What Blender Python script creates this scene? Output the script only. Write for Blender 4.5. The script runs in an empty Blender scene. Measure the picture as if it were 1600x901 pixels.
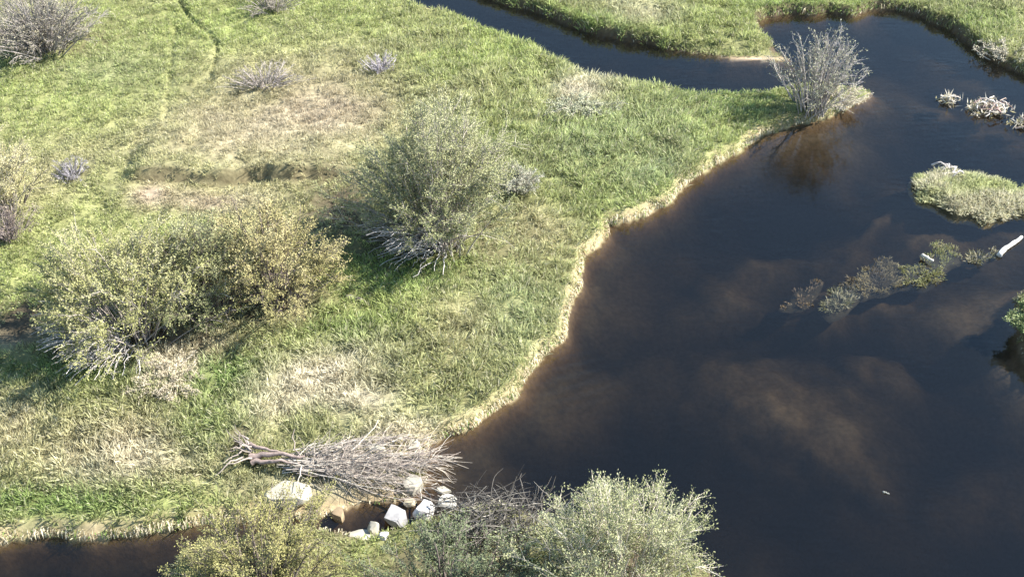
import bpy, math
import numpy as np
from mathutils import Vector, Matrix

S = bpy.context.scene
COL = S.collection
R = math.radians

# ------------------------------------------------------------------ camera
CAM_H = 18.0
PITCH = R(40.0)
HFOV = R(45.0)
F = 800.0 / math.tan(HFOV / 2)
cam = bpy.data.cameras.new('camera')
cam.sensor_fit = 'HORIZONTAL'
cam.angle = HFOV
cam.clip_start = 0.1
cam.clip_end = 3000
camo = bpy.data.objects.new('camera', cam)
COL.objects.link(camo)
camo.location = (0, 0, CAM_H)
camo.rotation_euler = (math.pi / 2 - PITCH, 0, 0)
S.camera = camo

# ------------------------------------------------------------------ sky, sun, exposure
SUN_EL = R(41.0)
SUN_AZ = R(80.0)          # clockwise from +Y: from the right, a touch beyond the scene
w = bpy.data.worlds.new('World')
S.world = w
w.use_nodes = True
nt = w.node_tree
bg = nt.nodes['Background']
sky = nt.nodes.new('ShaderNodeTexSky')
sky.sky_type = 'NISHITA'
sky.sun_disc = False
sky.sun_elevation = SUN_EL
sky.sun_rotation = SUN_AZ
sky.altitude = 1800
sky.air_density = 2.0
sky.dust_density = 0.3
sky.ozone_density = 4.0
nt.links.new(sky.outputs[0], bg.inputs[0])
bg.inputs[1].default_value = 0.085
sun = bpy.data.lights.new('sun', 'SUN')
sun.energy = 5.0
sun.angle = R(0.5)
sun.color = (1.0, 0.95, 0.86)
suno = bpy.data.objects.new('sun', sun)
COL.objects.link(suno)
sd = Vector((math.sin(SUN_AZ) * math.cos(SUN_EL), math.cos(SUN_AZ) * math.cos(SUN_EL), math.sin(SUN_EL)))
suno.rotation_euler = sd.to_track_quat('Z', 'Y').to_euler()
suno.location = (20, 0, 30)
S.view_settings.view_transform = 'Standard'
S.view_settings.look = 'None'
S.view_settings.exposure = 1.62
S.view_settings.gamma = 1.0
S.cycles.transparent_max_bounces = 12
S.cycles.max_bounces = 8

rng = np.random.default_rng(7)

# ------------------------------------------------------------------ layout helpers
def P(px, py, z=0.0):
    """Ground point seen at a photograph pixel (1600 x 901), on the level z."""
    dx = (px - 800.0) / F
    dy = (450.5 - py) / F
    d = Vector((dx, math.cos(PITCH) + dy * math.sin(PITCH), -math.sin(PITCH) + dy * math.cos(PITCH)))
    t = (z - CAM_H) / d.z
    return np.array((d.x * t, d.y * t, z))

def ppm(py):
    """pixels per metre across the view at a picture row"""
    p = P(800, py)
    return F / (p[1] * math.cos(PITCH) + CAM_H * math.sin(PITCH))

def _hash(ix, iy, seed):
    h = (ix.astype(np.int64) * 374761393 + iy.astype(np.int64) * 668265263 + seed * 1442695041) & 0xffffffff
    h = ((h ^ (h >> 13)) * 1274126177) & 0xffffffff
    return ((h ^ (h >> 16)) & 0xffff) / 65535.0

def noise(x, y, s, seed=0):
    x = np.asarray(x) / s; y = np.asarray(y) / s
    ix = np.floor(x); iy = np.floor(y)
    fx = x - ix; fy = y - iy
    fx = fx * fx * (3 - 2 * fx); fy = fy * fy * (3 - 2 * fy)
    a = _hash(ix, iy, seed); b = _hash(ix + 1, iy, seed); c = _hash(ix, iy + 1, seed); d = _hash(ix + 1, iy + 1, seed)
    return (a * (1 - fx) + b * fx) * (1 - fy) + (c * (1 - fx) + d * fx) * fy

def fbm(x, y, s, seed=0, o=4):
    r = 0; a = 0.5; t = 0
    for k in range(o):
        r = r + a * noise(x + 31.7 * k, y - 17.3 * k, s, seed + k); t += a
        a *= 0.55; s *= 0.5
    return r / t

def sstep(a, b, x):
    t = np.clip((x - a) / (b - a), 0, 1)
    return t * t * (3 - 2 * t)

def sdf_poly(X, Y, pts):
    """signed distance, positive inside"""
    pts = np.asarray(pts, float)
    x = X.ravel(); y = Y.ravel()
    d2 = np.full(x.shape, 1e12); ins = np.zeros(x.shape, bool)
    n = len(pts)
    for i in range(n):
        ax, ay = pts[i]; bx, by = pts[(i + 1) % n]
        ex, ey = bx - ax, by - ay
        L = ex * ex + ey * ey
        if L < 1e-9: continue
        t = np.clip(((x - ax) * ex + (y - ay) * ey) / L, 0, 1)
        q = (x - ax - t * ex) ** 2 + (y - ay - t * ey) ** 2
        np.minimum(d2, q, out=d2)
        if ay != by:
            c = ((ay > y) != (by > y)) & (x < ex * (y - ay) / ey + ax)
            ins ^= c
    d = np.sqrt(d2)
    return np.where(ins, d, -d).reshape(X.shape)

def rough(pts, step=0.22, amp=0.06, seed=3, closed_far=45):
    """resample an outline and give it the small bites of a real bank"""
    pts = [np.asarray(p[:2], float) for p in pts]
    out = []
    n = len(pts)
    for i in range(n):
        a, b = pts[i], pts[(i + 1) % n]
        L = np.hypot(*(b - a))
        if L > closed_far or max(abs(a).max(), abs(b).max()) > 70:
            out.append(a); continue
        k = max(1, int(L / step))
        for j in range(k):
            out.append(a + (b - a) * j / k)
    out = np.array(out)
    nx = (noise(out[:, 0], out[:, 1], 0.45, seed) - 0.5) + 0.8 * (noise(out[:, 0], out[:, 1], 1.1, seed + 9) - 0.5)
    ny = (noise(out[:, 0], out[:, 1], 0.45, seed + 5) - 0.5) + 0.8 * (noise(out[:, 0], out[:, 1], 1.1, seed + 13) - 0.5)
    near = (np.abs(out).max(1) < 70)[:, None]
    return out + np.stack([nx, ny], 1) * 2 * amp * near

# ------------------------------------------------------------------ materials
def vcol_mat(name, rough_=0.8, transl=0.0, spec=0.2, bump=0.0, bscale=20, gain=1.0, streak=None, up=0.0):
    m = bpy.data.materials.new(name); m.use_nodes = True
    t = m.node_tree; N = t.nodes; L = t.links
    b = N['Principled BSDF']; out = N['Material Output']
    a = N.new('ShaderNodeAttribute'); a.attribute_name = 'Col'
    tc = N.new('ShaderNodeTexCoord')
    nz = N.new('ShaderNodeTexNoise'); nz.inputs['Scale'].default_value = bscale; nz.inputs['Detail'].default_value = 5
    if streak:
        mp = N.new('ShaderNodeMapping'); mp.inputs['Scale'].default_value = streak
        L.new(tc.outputs['Object'], mp.inputs[0]); L.new(mp.outputs[0], nz.inputs['Vector'])
    else:
        L.new(tc.outputs['Object'], nz.inputs['Vector'])
    rm = N.new('ShaderNodeMapRange')
    rm.inputs[1].default_value = 0.3; rm.inputs[2].default_value = 0.7
    rm.inputs[3].default_value = 0.75 * gain; rm.inputs[4].default_value = 1.25 * gain
    L.new(nz.outputs[0], rm.inputs[0])
    mx = N.new('ShaderNodeVectorMath'); mx.operation = 'SCALE'
    L.new(a.outputs['Color'], mx.inputs[0]); L.new(rm.outputs[0], mx.inputs['Scale'])
    L.new(mx.outputs[0], b.inputs['Base Color'])
    b.inputs['Roughness'].default_value = rough_
    b.inputs['Specular IOR Level'].default_value = spec
    if bump > 0:
        bp = N.new('ShaderNodeBump'); bp.inputs['Strength'].default_value = bump; bp.inputs['Distance'].default_value = 0.03
        L.new(nz.outputs[0], bp.inputs['Height']); L.new(bp.outputs[0], b.inputs['Normal'])
    if up > 0:
        ge = N.new('ShaderNodeNewGeometry')
        sc = N.new('ShaderNodeVectorMath'); sc.operation = 'SCALE'; sc.inputs['Scale'].default_value = 1 - up
        L.new(ge.outputs['Normal'], sc.inputs[0])
        ad = N.new('ShaderNodeVectorMath'); ad.operation = 'ADD'; ad.inputs[1].default_value = (0, 0, up)
        L.new(sc.outputs[0], ad.inputs[0])
        no = N.new('ShaderNodeVectorMath'); no.operation = 'NORMALIZE'; L.new(ad.outputs[0], no.inputs[0])
        L.new(no.outputs[0], b.inputs['Normal'])
    if transl > 0:
        tr = N.new('ShaderNodeBsdfTranslucent'); L.new(mx.outputs[0], tr.inputs[0])
        ms = N.new('ShaderNodeMixShader'); ms.inputs[0].default_value = transl
        L.new(b.outputs[0], ms.inputs[1]); L.new(tr.outputs[0], ms.inputs[2]); L.new(ms.outputs[0], out.inputs[0])
    return m

M_GROUND = vcol_mat('ground_soil', 0.95, bump=0.6, bscale=9, spec=0.1)
M_GRASS = vcol_mat('grass_blades', 0.65, transl=0.42, up=0.6, spec=0.15, bscale=3)
M_LEAF = vcol_mat('willow_leaves', 0.6, transl=0.22, up=0.55, spec=0.2, bscale=4)
M_BARK = vcol_mat('weathered_bark', 0.85, bscale=14, bump=0.3)
M_STONE = vcol_mat('pale_stone', 0.9, bscale=5, bump=0.35, spec=0.2)

def water_mat():
    m = bpy.data.materials.new('river_water'); m.use_nodes = True
    t = m.node_tree; N = t.nodes; L = t.links
    N.remove(N['Principled BSDF']); out = N['Material Output']
    tc = N.new('ShaderNodeTexCoord')
    # slow wind ripple over all, crossed by a finer current ripple in patches
    mp = N.new('ShaderNodeMapping'); mp.inputs['Rotation'].default_value = (0, 0, R(-25)); mp.inputs['Scale'].default_value = (1.0, 3.2, 1)
    L.new(tc.outputs['Object'], mp.inputs[0])
    n1 = N.new('ShaderNodeTexNoise'); n1.inputs['Scale'].default_value = 2.2; n1.inputs['Detail'].default_value = 4
    L.new(mp.outputs[0], n1.inputs['Vector'])
    n2 = N.new('ShaderNodeTexNoise'); n2.inputs['Scale'].default_value = 0.5; n2.inputs['Detail'].default_value = 3
    L.new(tc.outputs['Object'], n2.inputs['Vector'])
    pat = N.new('ShaderNodeMapRange'); pat.inputs[1].default_value = 0.45; pat.inputs[2].default_value = 0.7
    pat.inputs[3].default_value = 0.15; pat.inputs[4].default_value = 1.0
    L.new(n2.outputs[0], pat.inputs[0])
    mu = N.new('ShaderNodeMath'); mu.operation = 'MULTIPLY'
    L.new(n1.outputs[0], mu.inputs[0]); L.new(pat.outputs[0], mu.inputs[1])
    c = P(885, 596)
    ds = N.new('ShaderNodeVectorMath'); ds.operation = 'DISTANCE'; ds.inputs[1].default_value = (c[0], c[1], 0)
    L.new(tc.outputs['Object'], ds.inputs[0])
    mk = N.new('ShaderNodeMapRange'); mk.inputs[1].default_value = 0.2; mk.inputs[2].default_value = 1.5; mk.inputs[3].default_value = 1.0; mk.inputs[4].default_value = 0.0
    L.new(ds.outputs['Value'], mk.inputs[0])
    wv_ = N.new('ShaderNodeTexWave'); wv_.wave_type = 'BANDS'; wv_.bands_direction = 'Y'
    wv_.inputs['Scale'].default_value = 1.1; wv_.inputs['Distortion'].default_value = 4.0; wv_.inputs['Detail'].default_value = 3; wv_.inputs['Detail Scale'].default_value = 1.2
    mp2 = N.new('ShaderNodeMapping'); mp2.inputs['Rotation'].default_value = (0, 0, R(-22)); L.new(tc.outputs['Object'], mp2.inputs[0]); L.new(mp2.outputs[0], wv_.inputs['Vector'])
    rp = N.new('ShaderNodeMath'); rp.operation = 'MULTIPLY'; L.new(wv_.outputs['Fac'], rp.inputs[0]); L.new(mk.outputs[0], rp.inputs[1])
    sm = N.new('ShaderNodeMath'); sm.operation = 'MULTIPLY_ADD'; sm.inputs[1].default_value = 0.6; L.new(rp.outputs[0], sm.inputs[0]); L.new(mu.outputs[0], sm.inputs[2])
    mu = sm
    bp = N.new('ShaderNodeBump'); bp.inputs['Strength'].default_value = 0.3; bp.inputs['Distance'].default_value = 0.05
    L.new(mu.outputs[0], bp.inputs['Height'])
    fr = N.new('ShaderNodeFresnel'); fr.inputs['IOR'].default_value = 1.43
    L.new(bp.outputs[0], fr.inputs['Normal'])
    gl = N.new('ShaderNodeBsdfGlossy'); gl.inputs['Roughness'].default_value = 0.03
    L.new(bp.outputs[0], gl.inputs['Normal'])
    tp = N.new('ShaderNodeBsdfTransparent')
    mx = N.new('ShaderNodeMixShader')
    # fine silt held in the water: a little diffuse return from the body of the river
    df = N.new('ShaderNodeBsdfDiffuse'); df.inputs['Color'].default_value = (.095, .095, .09, 1)
    tb = N.new('ShaderNodeMixShader'); tb.inputs[0].default_value = 0.03
    L.new(tp.outputs[0], tb.inputs[1]); L.new(df.outputs[0], tb.inputs[2])
    # seen from below the surface lets the light through (no false total reflection for unrefracted rays)
    gm = N.new('ShaderNodeNewGeometry')
    fb_ = N.new('ShaderNodeMath'); fb_.operation = 'SUBTRACT'; fb_.inputs[0].default_value = 1.0; L.new(gm.outputs['Backfacing'], fb_.inputs[1])
    ff = N.new('ShaderNodeMath'); ff.operation = 'MULTIPLY'; L.new(fr.outputs[0], ff.inputs[0]); L.new(fb_.outputs[0], ff.inputs[1])
    L.new(ff.outputs[0], mx.inputs[0]); L.new(tb.outputs[0], mx.inputs[1]); L.new(gl.outputs[0], mx.inputs[2])
    L.new(mx.outputs[0], out.inputs['Surface'])
    va = N.new('ShaderNodeVolumeAbsorption')
    va.inputs['Color'].default_value = (0.47, 0.42, 0.33, 1)
    va.inputs['Density'].default_value = 3.0
    L.new(va.outputs[0], out.inputs['Volume'])
    return m
M_WATER = water_mat()

# ------------------------------------------------------------------ mesh helpers
def mesh_obj(name, V, faces, cols=None, mat=None, parent=None, smooth=False, kind=None):
    """faces: int array (n,k).  cols: per-vertex rgb."""
    V = np.asarray(V, np.float32); faces = np.asarray(faces, np.int32)
    me = bpy.data.meshes.new(name)
    n, k = faces.shape
    me.vertices.add(len(V)); me.vertices.foreach_set('co', V.ravel())
    me.loops.add(n * k); me.loops.foreach_set('vertex_index', faces.ravel())
    me.polygons.add(n)
    me.polygons.foreach_set('loop_start', np.arange(0, n * k, k, dtype=np.int32))
    me.polygons.foreach_set('loop_total', np.full(n, k, np.int32))
    me.polygons.foreach_set('use_smooth', np.full(n, smooth, bool))
    me.update(calc_edges=True)
    if cols is not None:
        c = np.ones((len(V), 4), np.float32); c[:, :3] = cols
        a = me.color_attributes.new('Col', 'FLOAT_COLOR', 'POINT')
        a.data.foreach_set('color', c.ravel())
    if mat: me.materials.append(mat)
    o = bpy.data.objects.new(name, me)
    COL.objects.link(o)
    if parent is not None: o.parent = parent
    if kind: o['kind'] = kind
    return o

def tag(o, label=None, cat=None, group=None, kind=None):
    if label: o['label'] = label
    if cat: o['category'] = cat
    if group: o['group'] = group
    if kind: o['kind'] = kind
    return o

def thing(name, label, cat, loc, group=None):
    o = bpy.data.objects.new(name, None)
    o.empty_display_size = 0.2
    COL.objects.link(o)
    o.location = Vector([float(v) for v in loc])
    return tag(o, label, cat, group)

def tubes(pts, rad, sides=5):
    """pts (N,K,3), rad (N,K) -> verts, quads"""
    N_, K, _ = pts.shape
    tan = np.gradient(pts, axis=1)
    tan /= np.linalg.norm(tan, axis=2, keepdims=True) + 1e-9
    ref = np.where(np.abs(tan[..., 2:3]) > 0.8, np.array([1.0, 0.13, 0]), np.array([0.1, 0.05, 1.0]))
    u = np.cross(tan, ref); u /= np.linalg.norm(u, axis=2, keepdims=True) + 1e-9
    v = np.cross(tan, u)
    an = np.linspace(0, 2 * math.pi, sides, endpoint=False)
    V = pts[:, :, None, :] + rad[:, :, None, None] * (np.cos(an)[None, None, :, None] * u[:, :, None, :] + np.sin(an)[None, None, :, None] * v[:, :, None, :])
    idx = np.arange(N_ * K * sides).reshape(N_, K, sides)
    a = idx[:, :-1, :]; b = np.roll(a, -1, axis=2); d = idx[:, 1:, :]; c = np.roll(d, -1, axis=2)
    Q = np.stack([a, b, c, d], -1).reshape(-1, 4)
    return V.reshape(-1, 3), Q

def diamonds(root, dirv, width, bend=None, side=None, rg=rng):
    """leaf or blade quads: root, right, tip, left, folded at the middle"""
    n = len(root)
    if side is None:
        r = rg.normal(size=(n, 3))
        side = np.cross(dirv, r)
    side = side / (np.linalg.norm(side, axis=1, keepdims=True) + 1e-9)
    mid = root + dirv * 0.5
    if bend is not None: mid = mid + bend
    V = np.stack([root, mid + side * width[:, None] * 0.5, root + dirv, mid - side * width[:, None] * 0.5], 1).reshape(-1, 3)
    Q = np.arange(n * 4).reshape(n, 4)
    return V, Q

def bez(p0, p1, p2, p3, K):
    t = np.linspace(0, 1, K)[None, :, None]
    p0, p1, p2, p3 = (p[:, None, :] for p in (p0, p1, p2, p3))
    return (1 - t) ** 3 * p0 + 3 * (1 - t) ** 2 * t * p1 + 3 * (1 - t) * t * t * p2 + t ** 3 * p3

# ------------------------------------------------------------------ the outlines of land and water
px = lambda L: [P(*p)[:2] for p in L]
FAR = lambda *a: [np.array(p, float) for p in a]

MEADOW = rough(px([(430, -75, .4), (560, -32, .4), (625, -8, .4), (690, 6, .4), (735, 24, .4), (790, 46, .4), (830, 64, .4), (870, 86, .4), (905, 100, .4), (950, 115, .4), (985, 119, .4),
                (1030, 124, .4), (1070, 133, .4), (1092, 138, .4), (1120, 136, .4), (1160, 134, .4), (1200, 134, .4), (1240, 128, .3), (1285, 124, .2), (1330, 131, .15), (1357, 144, 0),
                (1350, 155), (1318, 168), (1300, 181), (1272, 186), (1245, 191), (1215, 203), (1190, 215), (1160, 235), (1130, 253), (1105, 265), (1085, 278), (1065, 298), (1035, 321),
                (1005, 338), (978, 347), (951, 352), (946, 368), (935, 388), (914, 407), (905, 430), (903, 455), (895, 480), (882, 503), (880, 525), (868, 543), (850, 558), (832, 578),
                (817, 602), (806, 624), (780, 643), (745, 663), (700, 680), (672, 690), (665, 715), (660, 745), (640, 765), (612, 775), (560, 783), (530, 795), (498, 803), (455, 806), (420, 800), (395, 810), (330, 815), (300, 822), (270, 832),
                (210, 840), (150, 842), (90, 843), (0, 847), (-120, 850), (-300, 870)]) + FAR((-40, 12), (-600, 5), (-600, 600), (-120, 110)), amp=0.085)
FARBANK = rough(px([(500, -95), (640, -50), (700, -22), (770, 2), (800, 10), (840, 20), (880, 37), (920, 50), (970, 64), (1010, 70), (1050, 79), (1090, 86), (1130, 91), (1180, 95), (1228, 97), (1232, 90),
                 (1212, 80), (1204, 66), (1186, 50), (1178, 36), (1196, 26), (1235, 20), (1275, 24), (1300, 21), (1335, 26), (1356, 15), (1400, 17), (1440, 27), (1455, 37), (1475, 42),
                 (1498, 55), (1518, 70), (1540, 88), (1570, 104), (1600, 118), (1650, 138), (1750, 190)]) + FAR((60, 22), (600, 30), (600, 600), (-80, 600), (-70, 120)), amp=0.06, seed=11)
NEARBANK = rough(px([(262, 945), (268, 900), (285, 870), (330, 850), (420, 835), (500, 828), (545, 838), (575, 846), (600, 832), (645, 822), (690, 806), (720, 796), (770, 790), (820, 796),
                  (850, 815), (960, 830), (1060, 850), (1105, 900), (1120, 960)]) + FAR((5, 11), (6, -30), (-12, -30), (-8, 10)), amp=0.05, seed=21)
RIGHTBANK = rough(px([(1600, 452), (1586, 470), (1582, 498), (1590, 520), (1592, 545), (1603, 566), (1618, 590), (1700, 640)]) + FAR((14, 10), (600, -60), (600, 15), (16, 21)), amp=0.05, seed=31)
LANDS = [MEADOW, FARBANK, NEARBANK, RIGHTBANK]

DAM = px([(395, 800), (470, 790), (540, 778), (640, 772), (700, 785), (800, 790)])

def blob(PX, PY, cx, cy, rx, ry, ang=0):
    """soft world-space ellipse given by its picture centre and size"""
    c = P(cx, cy); s = ppm(cy)
    el = math.atan2(CAM_H, c[1])
    a = R(ang)
    dx = PX - c[0]; dy = PY - c[1]
    u = (dx * s); v = dy * s * math.sin(el)
    uu = u * math.cos(a) + v * math.sin(a); vv = -u * math.sin(a) + v * math.cos(a)
    return np.exp(-((uu / rx) ** 2 + (vv / ry) ** 2))

# sand and silt bars under the water: picture centre, half sizes, tilt, strength
BARS = [(1225, 600, 150, 72, -12, .52), (1290, 660, 110, 46, -30, .42), (1370, 560, 55, 40, -30, .40), (1160, 555, 70, 30, 10, .4),
        (1380, 430, 150, 24, 14, .85), (1280, 470, 60, 22, 15, .6), (1180, 420, 120, 35, 20, .42), (1330, 370, 70, 40, 20, .42), (1380, 320, 70, 14, 30, .5),
        (1480, 360, 120, 40, 0, .45), (1510, 310, 140, 42, -6, .7), (1520, 172, 80, 26, -12, .55), (1600, 200, 60, 30, 0, .45),
        (1500, 470, 110, 32, 5, .38), (1590, 540, 60, 70, 0, .35), (1420, 110, 120, 45, 0, .25), (1270, 215, 70, 30, 0, .35), (1300, 250, 40, 40, 0, .3),
        (1550, 760, 90, 60, 0, .28), (1430, 800, 120, 60, 0, .12), (690, 720, 60, 40, 0, .25), (1000, 420, 80, 60, 0, .15), (900, 610, 70, 40, 20, .22)]

# ------------------------------------------------------------------ ground sheet
def axis(a, b, step, far):
    core = list(np.arange(a, b + 1e-6, step))
    lo = []; s = step; v = a
    while v > -far: s *= 1.35; v -= s; lo.append(v)
    hi = []; s = step; v = core[-1]
    while v < far: s *= 1.35; v += s; hi.append(v)
    return np.array(lo[::-1] + core + hi)
GX0, GX1, GY0, GY1, GS = -20.0, 20.0, 10.5, 41.0, 0.09
ax = axis(GX0, GX1, GS, 600); ay = axis(GY0, GY1, GS, 600)
GX, GY = np.meshgrid(ax, ay)
SD = np.maximum.reduce([sdf_poly(GX, GY, p) for p in LANDS])
NEAR_SD = sdf_poly(GX, GY, NEARBANK)
i0 = int(np.argmin(abs(ax - GX0))); j0 = int(np.argmin(abs(ay - GY0)))
ncx = int(math.floor((GX1 - GX0) / GS + 1e-6)); ncy = int(math.floor((GY1 - GY0) / GS + 1e-6))

def seg_dist(X, Y, a, b):
    ex, ey = b[0] - a[0], b[1] - a[1]
    t = np.clip(((X - a[0]) * ex + (Y - a[1]) * ey) / (ex * ex + ey * ey), 0, 1)
    return np.hypot(X - a[0] - t * ex, Y - a[1] - t * ey)

RUTS = [(P(268, -10), P(300, 45), .07, .20), (P(300, 45), P(345, 92), .07, .20), (P(345, 92), P(332, 150), .06, .10), (P(278, 60), P(262, 210), .05, .08)]
LEDGE = [P(212, 301), P(330, 303), P(400, 298), P(480, 296)]
def rut_mask(X, Y):
    r = np.zeros_like(X)
    wob = 0.10 * (noise(X, Y, 0.6, 77) - 0.5)
    for a, b, wd, dp in RUTS:
        r = np.maximum(r, np.exp(-((seg_dist(X, Y, a, b) + wob) / wd) ** 2) * dp / .2)
    return r
def ledge_y(X):
    L = np.array(LEDGE)
    return np.interp(X, L[:, 0], L[:, 1]) + 0.25 * (noise(X, X * 0, 0.7, 5) - 0.5)
def ledge_win(X):
    return sstep(LEDGE[0][0] - .4, LEDGE[0][0] + .3, X) * (1 - sstep(LEDGE[-1][0] + .3, LEDGE[-1][0] + 1.8, X))

def height(X, Y, sd):
    hb = 0.27 + 0.12 * (fbm(X, Y, 2.2, 41) - 0.5)
    # gentle beaches: the sandy spit across the channel and the tip under the willow
    beach = np.clip(blob(X, Y, 1170, 90, 110, 16) + 0.8 * blob(X, Y, 1335, 150, 40, 16), 0, 1)
    damlow = np.clip(blob(X, Y, 560, 790, 150, 32) + blob(X, Y, 660, 745, 50, 45), 0, 1)
    hb = hb * (1 - 0.75 * beach) * (1 - 0.6 * damlow)
    wdt = 0.16 + 0.9 * beach + 0.3 * damlow
    land = hb * sstep(0, 1, np.clip(sd / wdt, 0, 1)) + 0.16 * sstep(0.3, 3.0, sd) + sstep(0.3, 1.2, sd) * (0.22 * (fbm(X, Y, 3.5, 51) - 0.5) + 0.12 * (noise(X, Y, 0.45, 61) - 0.5))
    land = land - 0.22 * rut_mask(X, Y)
    ly = ledge_y(X)
    land = land + 0.30 * 1.15 * ledge_win(X) * (sstep(-0.06, 0.06, Y - ly) * (1 - sstep(0.5, 4.0, Y - ly)) - 0.12 * np.exp(-((Y - ly + .2) / .3) ** 2))
    d = -sd
    bed = 0.36 * sstep(0, .25, d) + 0.36 * sstep(.1, .8, d) + 0.60 * sstep(.6, 3.0, d) + 0.7 * (fbm(X, Y, 2.4, 71) - 0.5) * sstep(.3, 1.5, d)
    bars = np.zeros_like(X)
    wx = X + 1.1 * (fbm(X, Y, 1.6, 83) - .5); wy = Y + 1.1 * (fbm(X, Y, 1.6, 85) - .5)
    for b in BARS:
        bars = np.maximum(bars, (1 - (1 - blob(wx, wy, b[0], b[1], b[2] * 1.35, b[3] * 1.4, b[4])) ** 1.8) * min(.66, b[5] + .18))
    bars = np.minimum(bars * (0.78 + 0.44 * fbm(X, Y, .7, 81)), .92)
    bed = np.maximum(bed * (1 - bars), 0.05 * sstep(0, .1, d))
    return np.where(sd > 0, land, -bed - 0.01)

Z = height(GX, GY, SD)
core = (slice(j0, j0 + ncy + 1), slice(i0, i0 + ncx + 1))
SDc = SD[core]; Zc = Z[core]
def look(A, x, y):
    u = np.clip((np.asarray(x) - GX0) / GS, 0, ncx - 1e-4); v = np.clip((np.asarray(y) - GY0) / GS, 0, ncy - 1e-4)
    i = u.astype(int); j = v.astype(int); fu = u - i; fv = v - j
    return (A[j, i] * (1 - fu) + A[j, i + 1] * fu) * (1 - fv) + (A[j + 1, i] * (1 - fu) + A[j + 1, i + 1] * fu) * fv
def gz(x, y): return float(look(Zc, np.array([x]), np.array([y]))[0])
def G(pxx, pyy):
    """point on the ground (not only on z = 0) seen at a picture pixel"""
    z = 0.0
    for _ in range(4):
        p = P(pxx, pyy, z); z = max(gz(p[0], p[1]), 0.0)
    return P(pxx, pyy, z)

# colours of what grows where (fixed to the place)
C = lambda *a: np.array(a)
GREEN = C(.22, .32, .09); LIME = C(.36, .42, .145); OLIVE = C(.36, .375, .17); TAN = C(.49, .43, .27); STRAW = C(.68, .62, .46); BLUEG = C(.335, .39, .20); PINK = C(.48, .39, .29)
def mixc(c, d, t): return c + (d - c) * t[..., None]
def meadow_colour(x, y):
    f1 = fbm(x, y, 3.0, 101); f2 = fbm(x, y, 0.8, 111); f3 = noise(x, y, 0.22, 121)
    c = np.broadcast_to(OLIVE, x.shape + (3,)).copy()
    c = mixc(c, LIME, np.clip(sstep(.42, .62, f1) * .8 + .35 * (f2 - .5), 0, 1))
    def bl(col, *a, k=1.0):
        nonlocal c
        c = mixc(c, col, np.clip(blob(x, y, *a) * k * (0.55 + 0.9 * f2), 0, 1))
    bl(LIME, 150, 170, 220, 90, k=.9); bl(LIME, 330, 40, 160, 60, k=.7); bl(LIME, 560, 40, 120, 40, k=.6)
    bl(BLUEG, 170, 130, 90, 30, k=.5)
    bl(TAN, 430, 215, 190, 85, k=1.1); bl(STRAW, 450, 230, 140, 50, k=.35); bl(PINK, 520, 185, 120, 55, k=.7); bl(PINK, 240, 325, 34, 20, k=1.0); bl(TAN, 300, 260, 120, 40, k=.6); bl(TAN, 470, 130, 110, 35, k=.5)
    bl(PINK, 330, 335, 90, 22, k=.8); bl(TAN, 90, 300, 80, 60, k=.5)
    bl(LIME, 850, 130, 190, 45, -22, k=.5); bl(BLUEG, 950, 240, 170, 60, 20, k=.6); bl(GREEN, 1130, 165, 100, 24, k=.6); bl(BLUEG, 1020, 280, 70, 25, 30, k=.8)
    bl(STRAW, 905, 160, 45, 26, k=1.0); bl(STRAW, 950, 130, 35, 14, k=.7); bl(OLIVE, 800, 330, 100, 90, k=.6); bl(TAN, 840, 380, 60, 40, k=.5)
    bl(GREEN, 620, 450, 100, 36, k=.95); bl(LIME, 560, 490, 70, 30, k=.6); bl(BLUEG, 800, 500, 60, 60, k=.6); bl(GREEN, 530, 540, 90, 26, k=.6); bl(TAN, 710, 520, 60, 50, k=.5)
    bl(TAN, 440, 500, 60, 40, k=.9); bl(GREEN, 130, 600, 170, 26, k=.9); bl(GREEN, 350, 610, 60, 36, k=1.0)
    bl(STRAW, 500, 610, 90, 32, 12, k=1.15); bl(STRAW, 560, 640, 60, 24, k=1.0); bl(STRAW, 440, 655, 50, 22, 25, k=.8); bl(STRAW, 270, 590, 42, 32, k=1.1); bl(TAN, 330, 560, 60, 26, k=.8)
    bl(TAN, 210, 720, 160, 50, k=.95); bl(STRAW, 235, 735, 70, 26, k=.6); bl(STRAW, 150, 760, 60, 26, k=.45); bl(TAN, 30, 680, 70, 60, k=.7); bl(GREEN, 80, 800, 170, 24, k=.95); bl(GREEN, 330, 690, 60, 40, k=.6)
    bl(PINK, 30, 545, 60, 22, k=.8); bl(STRAW, 640, 690, 70, 24, k=.9); bl(STRAW, 540, 770, 120, 18, k=.9); bl(TAN, 620, 720, 60, 30, k=.8)
    bl(LIME, 1100, 40, 160, 30, k=.6); bl(STRAW, 1010, 40, 60, 16, k=.6); bl(STRAW, 985, 20, 60, 14, k=.4); bl(GREEN, 930, 55, 130, 14, -18, k=.6); bl(STRAW, 1560, 10, 60, 14, k=.7); bl(GREEN, 1530, 50, 60, 28, k=.6)
    bl(GREEN, 1260, 15, 120, 14, k=.6); bl(LIME, 1340, 142, 40, 12, k=.9)
    c = c * (0.78 + 0.44 * f3)[..., None] * (0.9 + 0.2 * f2)[..., None]
    return c

gc = meadow_colour(GX, GY)
soil = C(.135, .105, .060)
gcol = gc * 0.42 + soil * 0.35
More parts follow.
